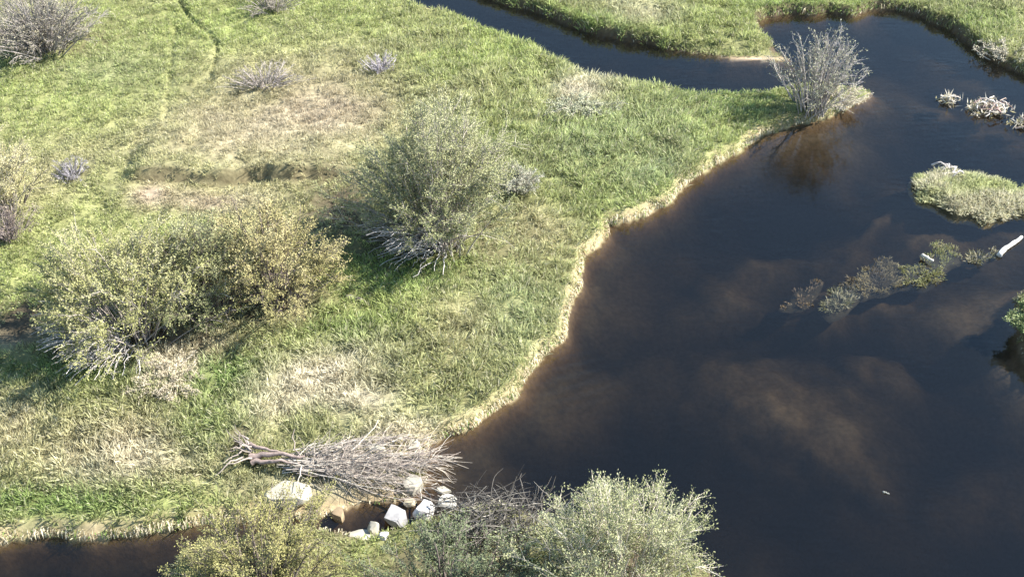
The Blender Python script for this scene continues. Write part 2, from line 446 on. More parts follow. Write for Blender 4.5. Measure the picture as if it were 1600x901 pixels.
# earth and litter round the bushes, darkened to paint in their shade, and the wet earth of the dam
SHADE_LITTER = [(640, 395, 150, 50), (540, 350, 80, 60), (200, 545, 190, 48), (40, 520, 70, 40), (400, 490, 130, 45), (60, 75, 120, 36), (425, 895, 150, 60), (720, 900, 160, 60), (960, 900, 150, 70), (378, 708, 26, 22)]  # spots left of the bushes and at the roots stand in for shadow
shade_mask = np.zeros_like(GX)
for b in SHADE_LITTER: shade_mask = np.maximum(shade_mask, blob(GX, GY, *b))
shade_mask = np.clip(shade_mask * (.6 + .9 * fbm(GX, GY, .5, 131)), 0, 1)
gcol = mixc(gcol, C(.075, .06, .04), shade_mask)
gcol = mixc(gcol, C(.20, .145, .09), np.clip(blob(GX, GY, 490, 800, 110, 16) + .8 * blob(GX, GY, 600, 790, 60, 30), 0, 1))
edge = (1 - sstep(.05, .32, SD)) * (SD > -0.05)
mead = sdf_poly(GX, GY, MEADOW) > -.1
gcol = mixc(gcol, C(.34, .27, .165), edge * mead * (.3 + .7 * noise(GX, GY, .4, 5)))
gcol = mixc(gcol, C(.085, .065, .042), edge * ~mead)  # dark soil off the meadow side, painting in the shade of the bank face
beach = np.clip(blob(GX, GY, 1185, 92, 45, 3) * .9, 0, 1) * (1 - sstep(.15, .5, SD))
gcol = mixc(gcol, C(.55, .42, .28), beach)
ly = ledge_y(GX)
gcol = mixc(gcol, C(.13, .10, .06), ledge_win(GX) * np.exp(-((GY - ly + .02) / .09) ** 2) * .65)  # brown earth on the step, darkened to paint its shade line
sb = fbm(GX, GY, 2.3, 201); sb2 = fbm(GX, GY, .7, 211)
bedc = np.broadcast_to(C(.05, .043, .032), GX.shape + (3,)).copy()
bedc = mixc(bedc, C(.09, .078, .056), sstep(.38, .58, sb))
bedc = mixc(bedc, C(.03, .028, .02), sstep(.52, .68, sb2) * .8)
for b in [(1090, 430, 40, 10, -35), (1205, 430, 30, 12, 45), (1165, 525, 34, 8, 5), (1250, 500, 60, 10, 12)]:
    bedc = mixc(bedc, C(.025, .028, .022), np.clip(blob(GX, GY, *b) * 1.3, 0, 1))
barm = np.zeros_like(GX)
wx = GX + 1.1 * (fbm(GX, GY, 1.6, 83) - .5); wy = GY + 1.1 * (fbm(GX, GY, 1.6, 85) - .5)
for b in BARS: barm = np.maximum(barm, blob(wx, wy, *b[:5]) * min(1, b[5] + .3))
bedc = mixc(bedc, C(.165, .132, .09), np.clip(barm * 1.4, 0, 1) * (.3 + .7 * sb2))
bedc = mixc(bedc, C(.075, .045, .02), (1 - sstep(.1, .5, -SD)) * .8)
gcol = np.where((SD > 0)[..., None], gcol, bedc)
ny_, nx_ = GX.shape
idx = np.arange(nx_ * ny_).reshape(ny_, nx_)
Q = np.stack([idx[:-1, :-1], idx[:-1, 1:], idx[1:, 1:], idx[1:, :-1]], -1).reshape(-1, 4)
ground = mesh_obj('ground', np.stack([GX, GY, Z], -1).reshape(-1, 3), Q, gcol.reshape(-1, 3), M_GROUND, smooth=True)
tag(ground, 'flat riverside meadow with low cut banks and a sandy river bed', kind='structure')

wv = np.array([(x, y, z) for z in (-3.0, 0.0) for y in (-590, 590) for x in (-590, 590)], float)
wf = np.array([(4, 5, 7, 6), (0, 2, 3, 1), (0, 1, 5, 4), (2, 6, 7, 3), (0, 4, 6, 2), (1, 3, 7, 5)])
river = mesh_obj('river', wv, wf, None, M_WATER)
tag(river, 'slow dark river with clear brown shallows over sandy bars', kind='structure')

# ------------------------------------------------------------------ grass
def in_view(x, y, m=1.2):
    # generous footprint of the view, with room for a step aside
    vis = (y > 12.6) & (y < 38.5)
    depth = y * math.cos(PITCH) + CAM_H * math.sin(PITCH)
    return vis & (np.abs(x) < depth * math.tan(HFOV / 2) + m)

def grass_patch(name, label, n_tufts, mask, length, per=15, seed=1, spread=.07, width=(.010, .024), lean=.5, colour=meadow_colour, parent=None, box=None, off=None):
    rg = np.random.default_rng(seed)
    bx = box or (GX0, GX1, GY0, GY1)
    x = rg.uniform(bx[0], bx[1], n_tufts); y = rg.uniform(bx[2], bx[3], n_tufts)
    k = in_view(x, y) & mask(x, y, rg)
    x = x[k]; y = y[k]; n = len(x)
    col = colour(x, y)
    L = length(x, y) * rg.uniform(.65, 1.25, n)
    # each tuft leans its own way, neighbours alike (wind and flattening)
    th = noise(x, y, 1.6, seed + 3) * 9.0 + rg.normal(0, .9, n)
    tl = np.stack([np.cos(th), np.sin(th)], 1) * (lean * rg.uniform(.2, 1.0, n))[:, None]
    X = np.repeat(x, per); Y = np.repeat(y, per); N_ = n * per
    ang = rg.uniform(0, 2 * math.pi, N_); rr = spread * np.sqrt(rg.uniform(0, 1, N_))
    X = X + rr * np.cos(ang); Y = Y + rr * np.sin(ang)
    z = look(Zc, X, Y) - .015
    LL = np.repeat(L, per) * rg.uniform(.55, 1.1, N_)
    dx = np.repeat(tl[:, 0], per) + np.cos(ang) * rg.uniform(.1, .75, N_)
    dy = np.repeat(tl[:, 1], per) + np.sin(ang) * rg.uniform(.1, .75, N_)
    d = np.stack([dx, dy, rg.uniform(.45, 1.0, N_)], 1)
    d *= (LL / np.linalg.norm(d, axis=1))[:, None]
    bend = np.zeros((N_, 3)); bend[:, 2] = LL * .14
    wd = rg.uniform(width[0], width[1], N_) * (0.75 + LL * 1.2)
    c = np.repeat(col, per, 0) * rg.uniform(.78, 1.22, N_)[:, None]
    dry = rg.uniform(0, 1, N_) < .16
    c[dry] = c[dry] * .4 + STRAW * .55 * rg.uniform(.7, 1.1, dry.sum())[:, None]
    V, Q = diamonds(np.stack([X, Y, z], 1), d, wd, bend, rg=rg)
    if off is not None: V = V - np.asarray(off)
    o = mesh_obj(name, V, Q, np.repeat(c, 4, 0), M_GRASS, parent=parent, kind='stuff')
    if label: o['label'] = label
    return o

def g_len(x, y):
    lush = np.clip(1.2 * blob(x, y, 900, 200, 330, 170, -20) + blob(x, y, 700, 560, 300, 110) + .9 * blob(x, y, 200, 700, 350, 140) + .7 * blob(x, y, 1030, 40, 260, 50) + blob(x, y, 1540, 50, 120, 60), 0, 1)
    return .12 + .16 * lush
def bare(x, y):
    b = np.clip(0.5 * blob(x, y, 240, 322, 26, 16) + .45 * blob(x, y, 520, 170, 110, 60) + .2 * blob(x, y, 330, 325, 90, 20) + .9 * blob(x, y, 30, 545, 60, 20) + 1.2 * blob(x, y, 560, 785, 150, 22) + 1.3 * blob(x, y, 1180, 92, 70, 4), 0, 1)
    return b
MEADc = mead[core].astype(float)
def m_meadow(x, y, rg):
    sd = look(SDc, x, y)
    ledge = np.exp(-((y - ledge_y(x) + .02) / .10) ** 2) * ledge_win(x)
    shade_k = np.zeros_like(x)
    for b in SHADE_LITTER: shade_k = np.maximum(shade_k, blob(x, y, *b))
    keep = 1 - np.clip(.75 * shade_k + .95 * bare(x, y) + .97 * rut_mask(x, y) + .6 * ledge, 0, 1)
    keep *= .45 + .55 * sstep(.32, .5, fbm(x, y, .5, 301))
    return (sd > .03) & (rg.uniform(0, 1, len(x)) < keep)
tag(grass_patch('meadow_grass', None, 135000, m_meadow, g_len, seed=5), 'sunlit green and straw-coloured meadow grass on both river banks', 'grass', kind='stuff')

# pale dead sedge that hangs over the cut banks, thickest where the bank faces the sun
def fringe(poly, seed, dens=230):
    rg = np.random.default_rng(seed)
    roots = []; outs = []
    n = len(poly)
    for i in range(n):
        a, b = poly[i], poly[(i + 1) % n]
        L = np.hypot(*(b - a))
        if L > 3 or max(abs(a).max(), abs(b).max()) > 48: continue
        e = (b - a) / L
        nrm = np.array([e[1], -e[0]])
        k = int(L * dens)
        t = rg.uniform(0, 1, k)
        roots.append(a + (b - a) * t[:, None]); outs.append(np.repeat(nrm[None], k, 0))
    p = np.concatenate(roots); o = np.concatenate(outs)
    s = look(SDc, p[:, 0] + o[:, 0] * .2, p[:, 1] + o[:, 1] * .2)
    o[s > 0] *= -1
    k = in_view(p[:, 0], p[:, 1])
    inl = look(SDc, p[:, 0], p[:, 1])
    k &= (np.abs(inl) < .12)
    return p[k], o[k], rg
VF, QF, CF = [], [], []
nv = 0
for poly, sd_, facing in ((MEADOW, 71, True), (FARBANK, 72, False), (NEARBANK, 73, True), (RIGHTBANK, 74, False)):
    p, o, rg = fringe(poly, sd_)
    sunny = o @ np.array([math.sin(SUN_AZ), math.cos(SUN_AZ)])
    front = o @ np.array([.45, -.9])
    keepp = np.clip(.25 + .9 * np.maximum(sunny, front), .06, 1) if facing else np.clip(.05 + .1 * np.maximum(sunny, front), .02, .15)
    keepp = keepp * (1 - np.clip(1.2 * blob(p[:, 0], p[:, 1], 1180, 90, 90, 14), 0, .95)) * (1 - np.clip(blob(p[:, 0], p[:, 1], 560, 790, 150, 30), 0, .8))
    keepp = keepp * (.15 + .85 * sstep(.34, .56, fbm(p[:, 0], p[:, 1], .7, 401))) * (.3 + .7 * sstep(.25, .6, noise(p[:, 0], p[:, 1], .22, 402)))
    k = rg.uniform(0, 1, len(p)) < keepp
    p = p[k]; o = o[k]; n = len(p)
    inset = rg.uniform(.0, .11, n)
    r3 = np.stack([p[:, 0] - o[:, 0] * inset, p[:, 1] - o[:, 1] * inset], 1)
    z = look(Zc, r3[:, 0], r3[:, 1]) + .01
    root = np.column_stack([r3, z])
    tt = rg.normal(0, .35, n)
    out = o + np.stack([-o[:, 1], o[:, 0]], 1) * tt[:, None]
    Ln = inset + rg.uniform(-.06, .07, n)
    tip = np.column_stack([r3 + out * Ln[:, None], np.maximum(z - rg.uniform(.02, .42, n) * .8 * (.3 + 1.3 * noise(r3[:, 0], r3[:, 1], .35, 411)), .01)])
    d = tip - root
    bend = np.column_stack([out * (Ln * .22)[:, None], rg.uniform(.02, .10, n)])
    V, Q = diamonds(root, d, rg.uniform(.012, .03, n), bend, side=np.column_stack([-out[:, 1], out[:, 0], rg.normal(0, .2, n)]), rg=rg)
    c = mixc(np.broadcast_to(STRAW * 1.12, (n, 3)), C(.36, .27, .14), rg.uniform(0, 1, n) ** 2)
    gk = rg.uniform(0, 1, n) < (.12 if facing else .5)
    c = np.where(gk[:, None], GREEN, c) * rg.uniform(.75, 1.2, n)[:, None]
    VF.append(V); QF.append(Q + nv); CF.append(np.repeat(c, 4, 0)); nv += len(V)
tag(mesh_obj('bank_sedge', np.concatenate(VF), np.concatenate(QF), np.concatenate(CF), M_GRASS), 'cream dead sedge hanging over the cut river banks', 'sedge', kind='stuff')

# ------------------------------------------------------------------ bushes
def bush(name, label, cat, at, Rx, h, palette, bark, stems=80, twigs=11, leaves=14, leaf=.075, start=.42, seed=1, group=None, droop=.0, lean=(0, 0), open_=0.0, Ry=None, base=.28, lw=.42, radius=.016, shape=.75, pw=1.0, zmin=0.0, skirt=0):
    """fountain of stems from one base; twigs and small leaves on their outer part"""
    rg = np.random.default_rng(seed)
    root = thing(name, label, cat, at, group)
    Ry = Ry or Rx
    n = stems
    u = rg.uniform(0, 1, n) ** pw; th = rg.uniform(0, 2 * math.pi, n)
    lob = 1 + .20 * np.sin(th * 3 + seed) + .14 * np.sin(th * 5 + 2.1 * seed) + rg.normal(0, .07, n)
    rr = np.sqrt(u) * lob
    zt = h * np.sqrt(np.clip(1 - shape * u, .04, 1)) * rg.uniform(.66, 1.12, n)
    zt *= .76 + .48 * noise(rr * np.cos(th) + 9, rr * np.sin(th) + 9, .5, seed)
    tip = np.stack([rr * Rx * np.cos(th) + lean[0], rr * Ry * np.sin(th) + lean[1], zt], 1)
    b0 = np.stack([base * Rx * rr * np.cos(th + rg.normal(0, .5, n)), base * Ry * rr * np.sin(th + rg.normal(0, .5, n)), np.full(n, -.08)], 1)
    c1 = b0 + (tip - b0) * np.array([.22, .22, .42]) + rg.normal(0, .06, (n, 3))
    c2 = b0 + (tip - b0) * np.array([.62, .62, .86]) + rg.normal(0, .10, (n, 3))
    K = 9
    pts = bez(b0, c1, c2, tip, K)
    rad = np.linspace(1, .22, K)[None] * (radius * rg.uniform(.6, 1.5, n))[:, None]
    V, Q = tubes(pts, rad, 4)
    bc = np.asarray(bark)[None] * rg.uniform(.65, 1.3, n)[:, None]
    mesh_obj('stems', V, Q, np.repeat(bc, K * 4, 0), M_BARK, root, smooth=True, kind='stuff')
    if skirt:   # bare silver stems splayed round the foot, towards the open side
        a_ = rg.normal(math.radians(222), .55, skirt)
        L_ = rg.uniform(.55, 1.02, skirt)
        e_ = np.stack([np.cos(a_) * Rx * L_ + lean[0], np.sin(a_) * Ry * L_ + lean[1], rg.uniform(.08, .36, skirt) * h], 1)
        s_ = e_ * np.array([.25, .25, 0]) + rg.normal(0, .08, (skirt, 3)); s_[:, 2] = -.05
        pk = bez(s_, s_ + (e_ - s_) * [.3, .3, .7], s_ + (e_ - s_) * [.7, .7, 1.1], e_, 8) + rg.normal(0, .015, (skirt, 8, 3))
        V, Q = tubes(pk, np.linspace(1, .3, 8)[None] * rg.uniform(.010, .022, skirt)[:, None], 4)
        mesh_obj('bare_stems', V, Q, np.repeat(np.array([[.52, .49, .47]]) * rg.uniform(.5, 1.15, (skirt, 1)), 32, 0), M_BARK, root, smooth=True, kind='stuff')
    # twigs
    m = n * twigs
    si = np.repeat(np.arange(n), twigs)
    t = start + (1 - start) * rg.uniform(0, 1, m) ** .8
    f = t * (K - 1); i = np.minimum(f.astype(int), K - 2); fr = (f - i)[:, None]
    q = pts[si, i] * (1 - fr) + pts[si, i + 1] * fr
    dirv = pts[si, i + 1] - pts[si, i]; dirv /= np.linalg.norm(dirv, axis=1, keepdims=True)
    out = q * np.array([1, 1, .5]); out /= np.linalg.norm(out, axis=1, keepdims=True) + 1e-6
    td = dirv * .7 + out * .35 + rg.normal(0, .55, (m, 3)) + np.array([0, 0, .18 - droop])
    td /= np.linalg.norm(td, axis=1, keepdims=True)
    tl = h * rg.uniform(.10, .24, m) * (1.15 - .4 * t)
    e = q + td * tl[:, None]; e[:, 2] = np.maximum(e[:, 2], .03)
    midp = (q + e) / 2 + rg.normal(0, .02, (m, 3))
    tp = np.stack([q, midp, e], 1)
    V, Q = tubes(tp, np.array([1, .7, .3])[None] * np.full((m, 1), radius * .34), 3)
    mesh_obj('twigs', V, Q, np.repeat(np.repeat(bc, twigs, 0) * 1.1, 9, 0), M_BARK, root, kind='stuff')
    if leaves > 0:
        lv = m * leaves
        ti = np.repeat(np.arange(m), leaves)
        s = rg.uniform(.1, 1.08, lv)[:, None]
        lp = tp[ti, 0] * (1 - s) + tp[ti, 2] * s + rg.normal(0, .028, (lv, 3))
        keep = rg.uniform(0, 1, lv) > open_ * np.repeat(np.repeat(rg.uniform(0, 2, n), twigs), leaves)
        ld = td[ti] * .6 + rg.normal(0, .6, (lv, 3)); ld /= np.linalg.norm(ld, axis=1, keepdims=True)
        Ls = .86 * leaf * rg.uniform(.6, 1.4, lv)
        clump = np.repeat(np.clip(rg.uniform(0, 1, n)[si] * .55 + rg.uniform(0, 1, m) * .45, 0, 1), leaves)
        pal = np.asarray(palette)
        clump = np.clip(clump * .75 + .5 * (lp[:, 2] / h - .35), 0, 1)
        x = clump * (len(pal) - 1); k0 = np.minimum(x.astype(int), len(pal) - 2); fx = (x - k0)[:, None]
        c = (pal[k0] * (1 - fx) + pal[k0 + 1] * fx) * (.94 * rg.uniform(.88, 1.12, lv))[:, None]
        kk = keep & (lp[:, 2] > .03 + h * zmin * rg.uniform(.5, 1.3, len(lp)))
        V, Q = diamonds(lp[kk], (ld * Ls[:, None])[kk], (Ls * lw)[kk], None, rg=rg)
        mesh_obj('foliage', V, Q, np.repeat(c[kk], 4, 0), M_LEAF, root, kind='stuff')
    return root

GREYBARK = (.34, .30, .27); DARKBARK = (.16, .13, .12); PALEBARK = (.52, .46, .39); PURPLE = (.20, .165, .165)
WIL = [(.17, .185, .085), (.26, .275, .125), (.35, .355, .18), (.44, .43, .25)]
LEFTG_ = [(.185, .19, .07), (.29, .295, .11), (.39, .38, .17), (.46, .43, .23)]
WIL_ = [(0.135, 0.162, 0.061), (0.230, 0.257, 0.088), (0.338, 0.351, 0.135), (0.446, 0.432, 0.203)]
GOLD = [(.20, .19, .08), (.34, .31, .13), (.47, .41, .20), (.48, .43, .25)]
OLDGOLD = [(0.270, 0.243, 0.081), (0.459, 0.378, 0.135), (0.594, 0.486, 0.203), (0.567, 0.446, 0.270)]
LEFTG = [(0.121, 0.155, 0.041), (0.216, 0.257, 0.068), (0.324, 0.351, 0.101), (0.432, 0.419, 0.176)]
PALEG = [(.16, .18, .08), (.26, .28, .13), (.36, .37, .19), (.45, .45, .27)]
PALEG_ = [(0.203, 0.216, 0.108), (0.324, 0.338, 0.176), (0.446, 0.446, 0.257), (0.567, 0.553, 0.365)]
DARKG = [(0.095, 0.121, 0.068), (0.162, 0.196, 0.101), (0.243, 0.270, 0.149)]
OLV = [(0.189, 0.182, 0.068), (0.311, 0.297, 0.115), (0.432, 0.392, 0.162)]
YEL = [(.36, .33, .15), (.46, .42, .22), (.54, .49, .29)]
YEL_ = [(0.405, 0.365, 0.135), (0.567, 0.499, 0.203), (0.675, 0.581, 0.270)]

bush('willow_bush', 'tall grey-green willow bush mid-meadow with bare silver stems at its foot', 'bush', G(690, 380), 1.95, 3.0, WIL, GREYBARK, 165, 14, 35, .054, .36, 11, lean=(-.05, .25), open_=.12, shape=.78, zmin=.24, skirt=190)
bush('willow_bush', 'golden-topped willow bush left of the tall grey-green one, its leaves turning yellow', 'bush', G(430, 472), 1.4, 2.3, GOLD, DARKBARK, 100, 12, 28, 0.054, .40, 12, open_=.12, shape=.85)
bush('willow_bush', 'broad bright green willow bush with a dark shadow to its left, near the left edge', 'bush', G(210, 522), 1.95, 2.5, LEFTG_, GREYBARK, 140, 12, 30, 0.058, .45, 13, open_=.12, shape=.8, zmin=.34, skirt=170)
bush('willow_bush', 'olive willow bush filling the gap between the golden bush and the bright green one', 'bush', G(335, 490), 1.25, 2.1, WIL, DARKBARK, 75, 12, 26, 0.052, .4, 14, open_=.2, shape=.85)
bush('willow_bush', 'pale yellow willow bush cut by the left edge of the photo', 'bush', G(8, 325), 1.15, 1.8, YEL, GREYBARK, 80, 12, 26, 0.050, .25, 15, open_=.1)
bush('willow_bush', 'dense olive-tan bush by the lower bank where the dark stream passes', 'bush', G(415, 945), 1.75, 1.6, OLV, DARKBARK, 120, 12, 32, 0.043, .3, 16, open_=.1, shape=.8)
bush('willow_bush', 'pale silvery green willow bush rising over the dark water at the bottom edge', 'bush', G(960, 955), 1.75, 2.45, PALEG, PALEBARK, 150, 14, 32, 0.045, .4, 17, open_=.12, shape=.85)
bush('willow_bush', 'dark shaded green bush below the heap of sticks at the bottom edge', 'bush', G(705, 968), 1.5, 1.5, DARKG, DARKBARK, 90, 12, 28, 0.045, .4, 18, open_=.15)
bush('willow_tree', 'sparse grey willow at the tip of the meadow with thin leaves over water', 'tree', G(1268, 170), 1.25, 2.0, [(.24, .25, .16), (.32, .32, .21), (.40, .38, .27)], (.32, .29, .27), 80, 13, 6, .06, .35, 19, open_=.45, base=.3, radius=.02, shape=.7)
bush('grey_shrub', 'big bare grey shrub with white stems in the top left corner', 'shrub', G(70, 78), 1.75, 1.75, [(.22, .20, .14), (.34, .31, .22), (.44, .40, .27)], (.28, .25, .235), 190, 16, 4, .06, .25, 20, open_=.3, radius=.017)
bush('grey_shrub', 'low grey shrub cut by the top edge of the photo', 'shrub', G(425, 14), .95, .7, [(.22, .2, .15), (.32, .29, .2)], GREYBARK, 70, 12, 3, .05, .2, 21, open_=.3, radius=.012)
bush('dead_shrub', 'wide flat dead grey shrub on the dry upper meadow', 'shrub', G(412, 135), 1.25, .6, None, GREYBARK, 90, 12, 0, .05, .2, 22, radius=.013, Ry=.7)
bush('dead_shrub', 'small lilac-grey dead shrub beside a dark hollow, right of the wide flat one', 'shrub', G(594, 112), .5, .5, None, (.42, .38, .40), 60, 12, 0, .05, .2, 23, radius=.013)
bush('dead_shrub', 'small dark grey dead shrub on green grass right of the pale yellow bush', 'shrub', G(112, 278), .5, .45, None, (.30, .28, .30), 60, 12, 0, .05, .2, 24, radius=.013)
bush('dead_shrub', 'purplish bare shrub at the left edge below the pale yellow bush', 'shrub', G(15, 372), .8, .7, [(.24, .19, .15), (.3, .25, .19)], PURPLE, 80, 12, 2, .05, .2, 25, radius=.012)
bush('sagebrush', 'small pale grey sagebrush right of the tall willow bush', 'shrub', G(808, 300), .55, .65, [(.28, .28, .20), (.38, .38, .29), (.46, .45, .36)], PALEBARK, 60, 11, 10, .05, .2, 26)
bush('sagebrush', 'silvery sagebrush on the green slope close to the side channel', 'shrub', G(905, 172), 1.0, .26, [(.34, .35, .22), (.44, .45, .30), (.54, .53, .38)], PALEBARK, 80, 11, 9, .055, .2, 27, Ry=.7)
bush('dead_shrub', 'cream dead shrub in front of the bright green bush', 'shrub', G(268, 596), .75, .22, [(.44, .38, .26), (.56, .49, .35)], PALEBARK, 80, 12, 6, .05, .2, 28, radius=.011)
bush('dead_shrub', 'pale tangled dead brush low at the foot of the grey willow tree', 'shrub', G(1305, 166), 1.0, .6, [(.5, .45, .32), (.6, .55, .4)], PALEBARK, 80, 12, 3, .05, .2, 32, radius=.012, Ry=.5)
bush('leafy_shrub', 'leafy pale green shrub on the bank at the right edge of the photo', 'shrub', G(1618, 512), .62, .55, [(.14, .19, .07), (.24, .29, .12), (.34, .37, .18)], PALEBARK, 80, 12, 30, 0.054, .15, 29, lw=.6)
bush('dead_shrub', 'bleached dead shrub leaning over the water at the far right bank', 'shrub', G(1572, 92), .8, .5, [(.42, .39, .28), (.55, .5, .38)], PALEBARK, 60, 11, 7, .06, .2, 30, radius=.013)

# ------------------------------------------------------------------ rocks
import bmesh
def rock(name, label, at, size, seed, col=(.62, .57, .47), rot=0, group='pale stones in the dam', flat=.0, sink=.25):
    bm = bmesh.new()
    bmesh.ops.create_icosphere(bm, subdivisions=3, radius=.5)
    rg = np.random.default_rng(seed)
    planes = rg.normal(size=(10, 3)) * [1, 1, .9]; ta = rg.uniform(0, 1.57)
    side = [[math.cos(ta + k * 1.57 + rg.normal(0, .25)), math.sin(ta + k * 1.57 + rg.normal(0, .25)), rg.normal(.15, .25)] for k in range(4)]
    planes = np.concatenate([planes, side, [[rg.normal(0, .15), rg.normal(0, .15), 1]]])
    planes /= np.linalg.norm(planes, axis=1, keepdims=True)
    offs = np.concatenate([rg.uniform(.33, .46, 10), rg.uniform(.28, .40, 4), [rg.uniform(.22, .34)]])
    for v in bm.verts:
        p = np.array(v.co)
        for n_, o_ in zip(planes, offs):
            d = p @ n_ - o_
            if d > 0: p = p - n_ * d * .97
        p = p * (1 + .07 * (noise(np.array([p[0] * 3 + seed]), np.array([p[1] * 3 + p[2] * 2]), .35, seed)[0] - .5))
        if flat and p[2] > .5 - flat: p[2] = .5 - flat + (p[2] - .5 + flat) * .15
        v.co = Vector(p * np.array(size) * 1.06)
    me = bpy.data.meshes.new(name); bm.to_mesh(me); bm.free()
    n = len(me.vertices)
    c = np.ones((n, 4), np.float32)
    co = np.array([v.co[:] for v in me.vertices])
    nn = fbm(co[:, 0] + seed, co[:, 1] + co[:, 2] * .7, .22, seed)
    low = sstep(-.05, .25, -co[:, 2] / size[2])
    cc = np.asarray(col)[None] * (.45 + .95 * nn)[:, None]
    c[:, :3] = cc
    a = me.color_attributes.new('Col', 'FLOAT_COLOR', 'POINT'); a.data.foreach_set('color', c.ravel())
    for p_ in me.polygons: p_.use_smooth = True
    me.set_sharp_from_angle(angle=R(24))
    me.materials.append(M_STONE)
    o = bpy.data.objects.new(name, me); COL.objects.link(o)
    o.location = (at[0], at[1], at[2] + size[2] * (.42 - sink)); o.rotation_euler = (0, 0, rot)
    return tag(o, label, 'rock', group)
CREAM = (.40, .37, .30); GRY = (.50, .48, .50); BRN = (.27, .205, .13)
rock('flat_rock', 'large flat cream slab of rock below the roots of the fallen dead bush', G(447, 776), (.98, .62, .40), 1, CREAM, .1, sink=.2)
rock('boulder', 'rounded cream boulder at the water edge under the branch tips', G(644, 764), (.42, .42, .55), 2, CREAM, .4, sink=.25)
rock('boulder', 'grey-white boulder with a shaded lilac face, right of the brown pool', G(619, 812), (.50, .48, .46), 3, (.36, .35, .35), .55, sink=.2)
rock('boulder', 'white boulder between two dark gaps, next to the heap of sticks', G(663, 803), (.42, .42, .42), 4, (.45, .43, .42), 2.0, sink=.2)
rock('boulder', 'white stone at the left end of the heap of sticks, touching the main water', G(699, 790), (.40, .36, .34), 5, (.45, .43, .38), .3, sink=.25)
rock('boulder', 'thin pale stone lying at the water line, topmost of the dam stones on the right', G(692, 766), (.36, .18, .14), 6, CREAM, -.2, sink=.3)
rock('boulder', 'long cream stone at the foot of the olive-tan bush, lowest of the dam stones', G(563, 843), (.58, .34, .32), 7, CREAM, -.15, sink=.25)
rock('boulder', 'small upright cream stone on the end of the long lowest one', G(584, 834), (.26, .24, .50), 8, CREAM, .5, sink=.15)
rock('boulder', 'wet brown rock standing in the pool below the dam', G(530, 806), (.26, .28, .34), 9, BRN, .6, sink=.3)
rock('boulder', 'white stone half hidden by the branches, left of the two upper ones', G(588, 704), (.40, .30, .22), 10, CREAM, .2, sink=.2)
rock('boulder', 'white stone on the bank just above the branch tips', G(646, 698), (.36, .28, .22), 11, CREAM, .9, sink=.2)
rock('boulder', 'small pale stone in the brown shallows between the two boulders', G(640, 786), (.26, .2, .2), 12, (.55, .47, .33), .2)
rock('boulder', 'small grey stone beside the long lowest one', G(600, 838), (.22, .2, .16), 13, GRY, .2)

# ------------------------------------------------------------------ fallen dead bush across the dam
fb = thing('fallen_bush', 'bleached dead bush lying on its side across the dam with branches over the water', 'dead bush', G(400, 728))
O = np.array(fb.location)
rg = np.random.default_rng(51)
def branch_parts(parent, name, a, b, c, e, r, col, K=9, sides=5):
    pts = bez(a[None], b[None], c[None], e[None], K)
    kink = rg.normal(0, .018, pts.shape); kink[:, 0] = 0
    V, Q = tubes(pts + kink, (np.linspace(1, .25, K) * r)[None], sides)
    cols = np.asarray(col)[None] * np.ones((len(V), 1)) * rg.uniform(.85, 1.1, (len(V), 1))
    return mesh_obj(name, V, Q, cols, M_BARK, parent, smooth=True), pts[0]
def gp(x, y, dz): return G(x, y) * np.array([1, 1, 0]) + np.array([0, 0, max(0, G(x, y)[2]) + dz]) - O
for (x0, y0, x1, y1, r_) in ((392, 722, 480, 728, .075), (395, 732, 470, 738, .06), (386, 706, 440, 722, .055)):
    a = gp(x0, y0, .16); e = gp(x1, y1, .26)
    branch_parts(fb, 'trunk', a, a + (e - a) * .3 + [0, 0, .08], a + (e - a) * .7 + [0, 0, .08], e, r_, (.27, .21, .185))
twp = []
for k in range(84):
    u = (k + rg.uniform(0, 1)) / 84
    x0 = rg.uniform(425, 520); y0 = 731 + (u - .5) * 32
    fan = (u - .5)
    ln = rg.uniform(.40, 1.0)
    x1 = x0 + (725 - x0) * ln * (1 - .9 * fan * fan) ; y1 = 732 + fan * 92 * ln + rg.normal(0, 11)
    a = gp(x0, y0, rg.uniform(.08, .24)); e = gp(x1, y1, rg.uniform(.05, .30))
    m1 = a + (e - a) * .33 + [0, rg.normal(0, .16), rg.uniform(-.02, .14)]
    m2 = a + (e - a) * .7 + [0, rg.normal(0, .18), rg.uniform(-.02, .12)]
    cc = np.array([(.42, .38, .33), (.23, .20, .175), (.54, .49, .42), (.35, .31, .275)][k % 4])
    o_, pp = branch_parts(fb, 'branch', a, m1, m2, e, rg.uniform(.007, .017), cc, K=8, sides=4)
    for q in range(16):
        i = rg.integers(2, 7); s_ = pp[i]
        dv = (pp[i + 1] - pp[i]); dv /= np.linalg.norm(dv)
        dv = dv + rg.normal(0, .5, 3); dv /= np.linalg.norm(dv)
        t_ = s_ + dv * rg.uniform(.25, .6); t_[2] = max(t_[2], .03 - O[2])
        twp.append([s_, (s_ + t_) / 2 + rg.normal(0, .02, 3), t_])
for k in range(26):   # limbs that lie crosswise and knit the mass together
    xx = rg.uniform(450, 660); a = gp(xx, 736 + rg.normal(0, 17), rg.uniform(.06, .26)); e = a + np.array([rg.uniform(-.2, .9), rg.normal(0, .55), rg.normal(0, .15)])
    e[2] = max(e[2], .03 - O[2])
    branch_parts(fb, 'branch', a, a + (e - a) * .33 + rg.normal(0, .1, 3), a + (e - a) * .66 + rg.normal(0, .1, 3), e, rg.uniform(.007, .016), np.array([(.30, .25, .22), (.50, .45, .38)][k % 2]), K=8, sides=4)
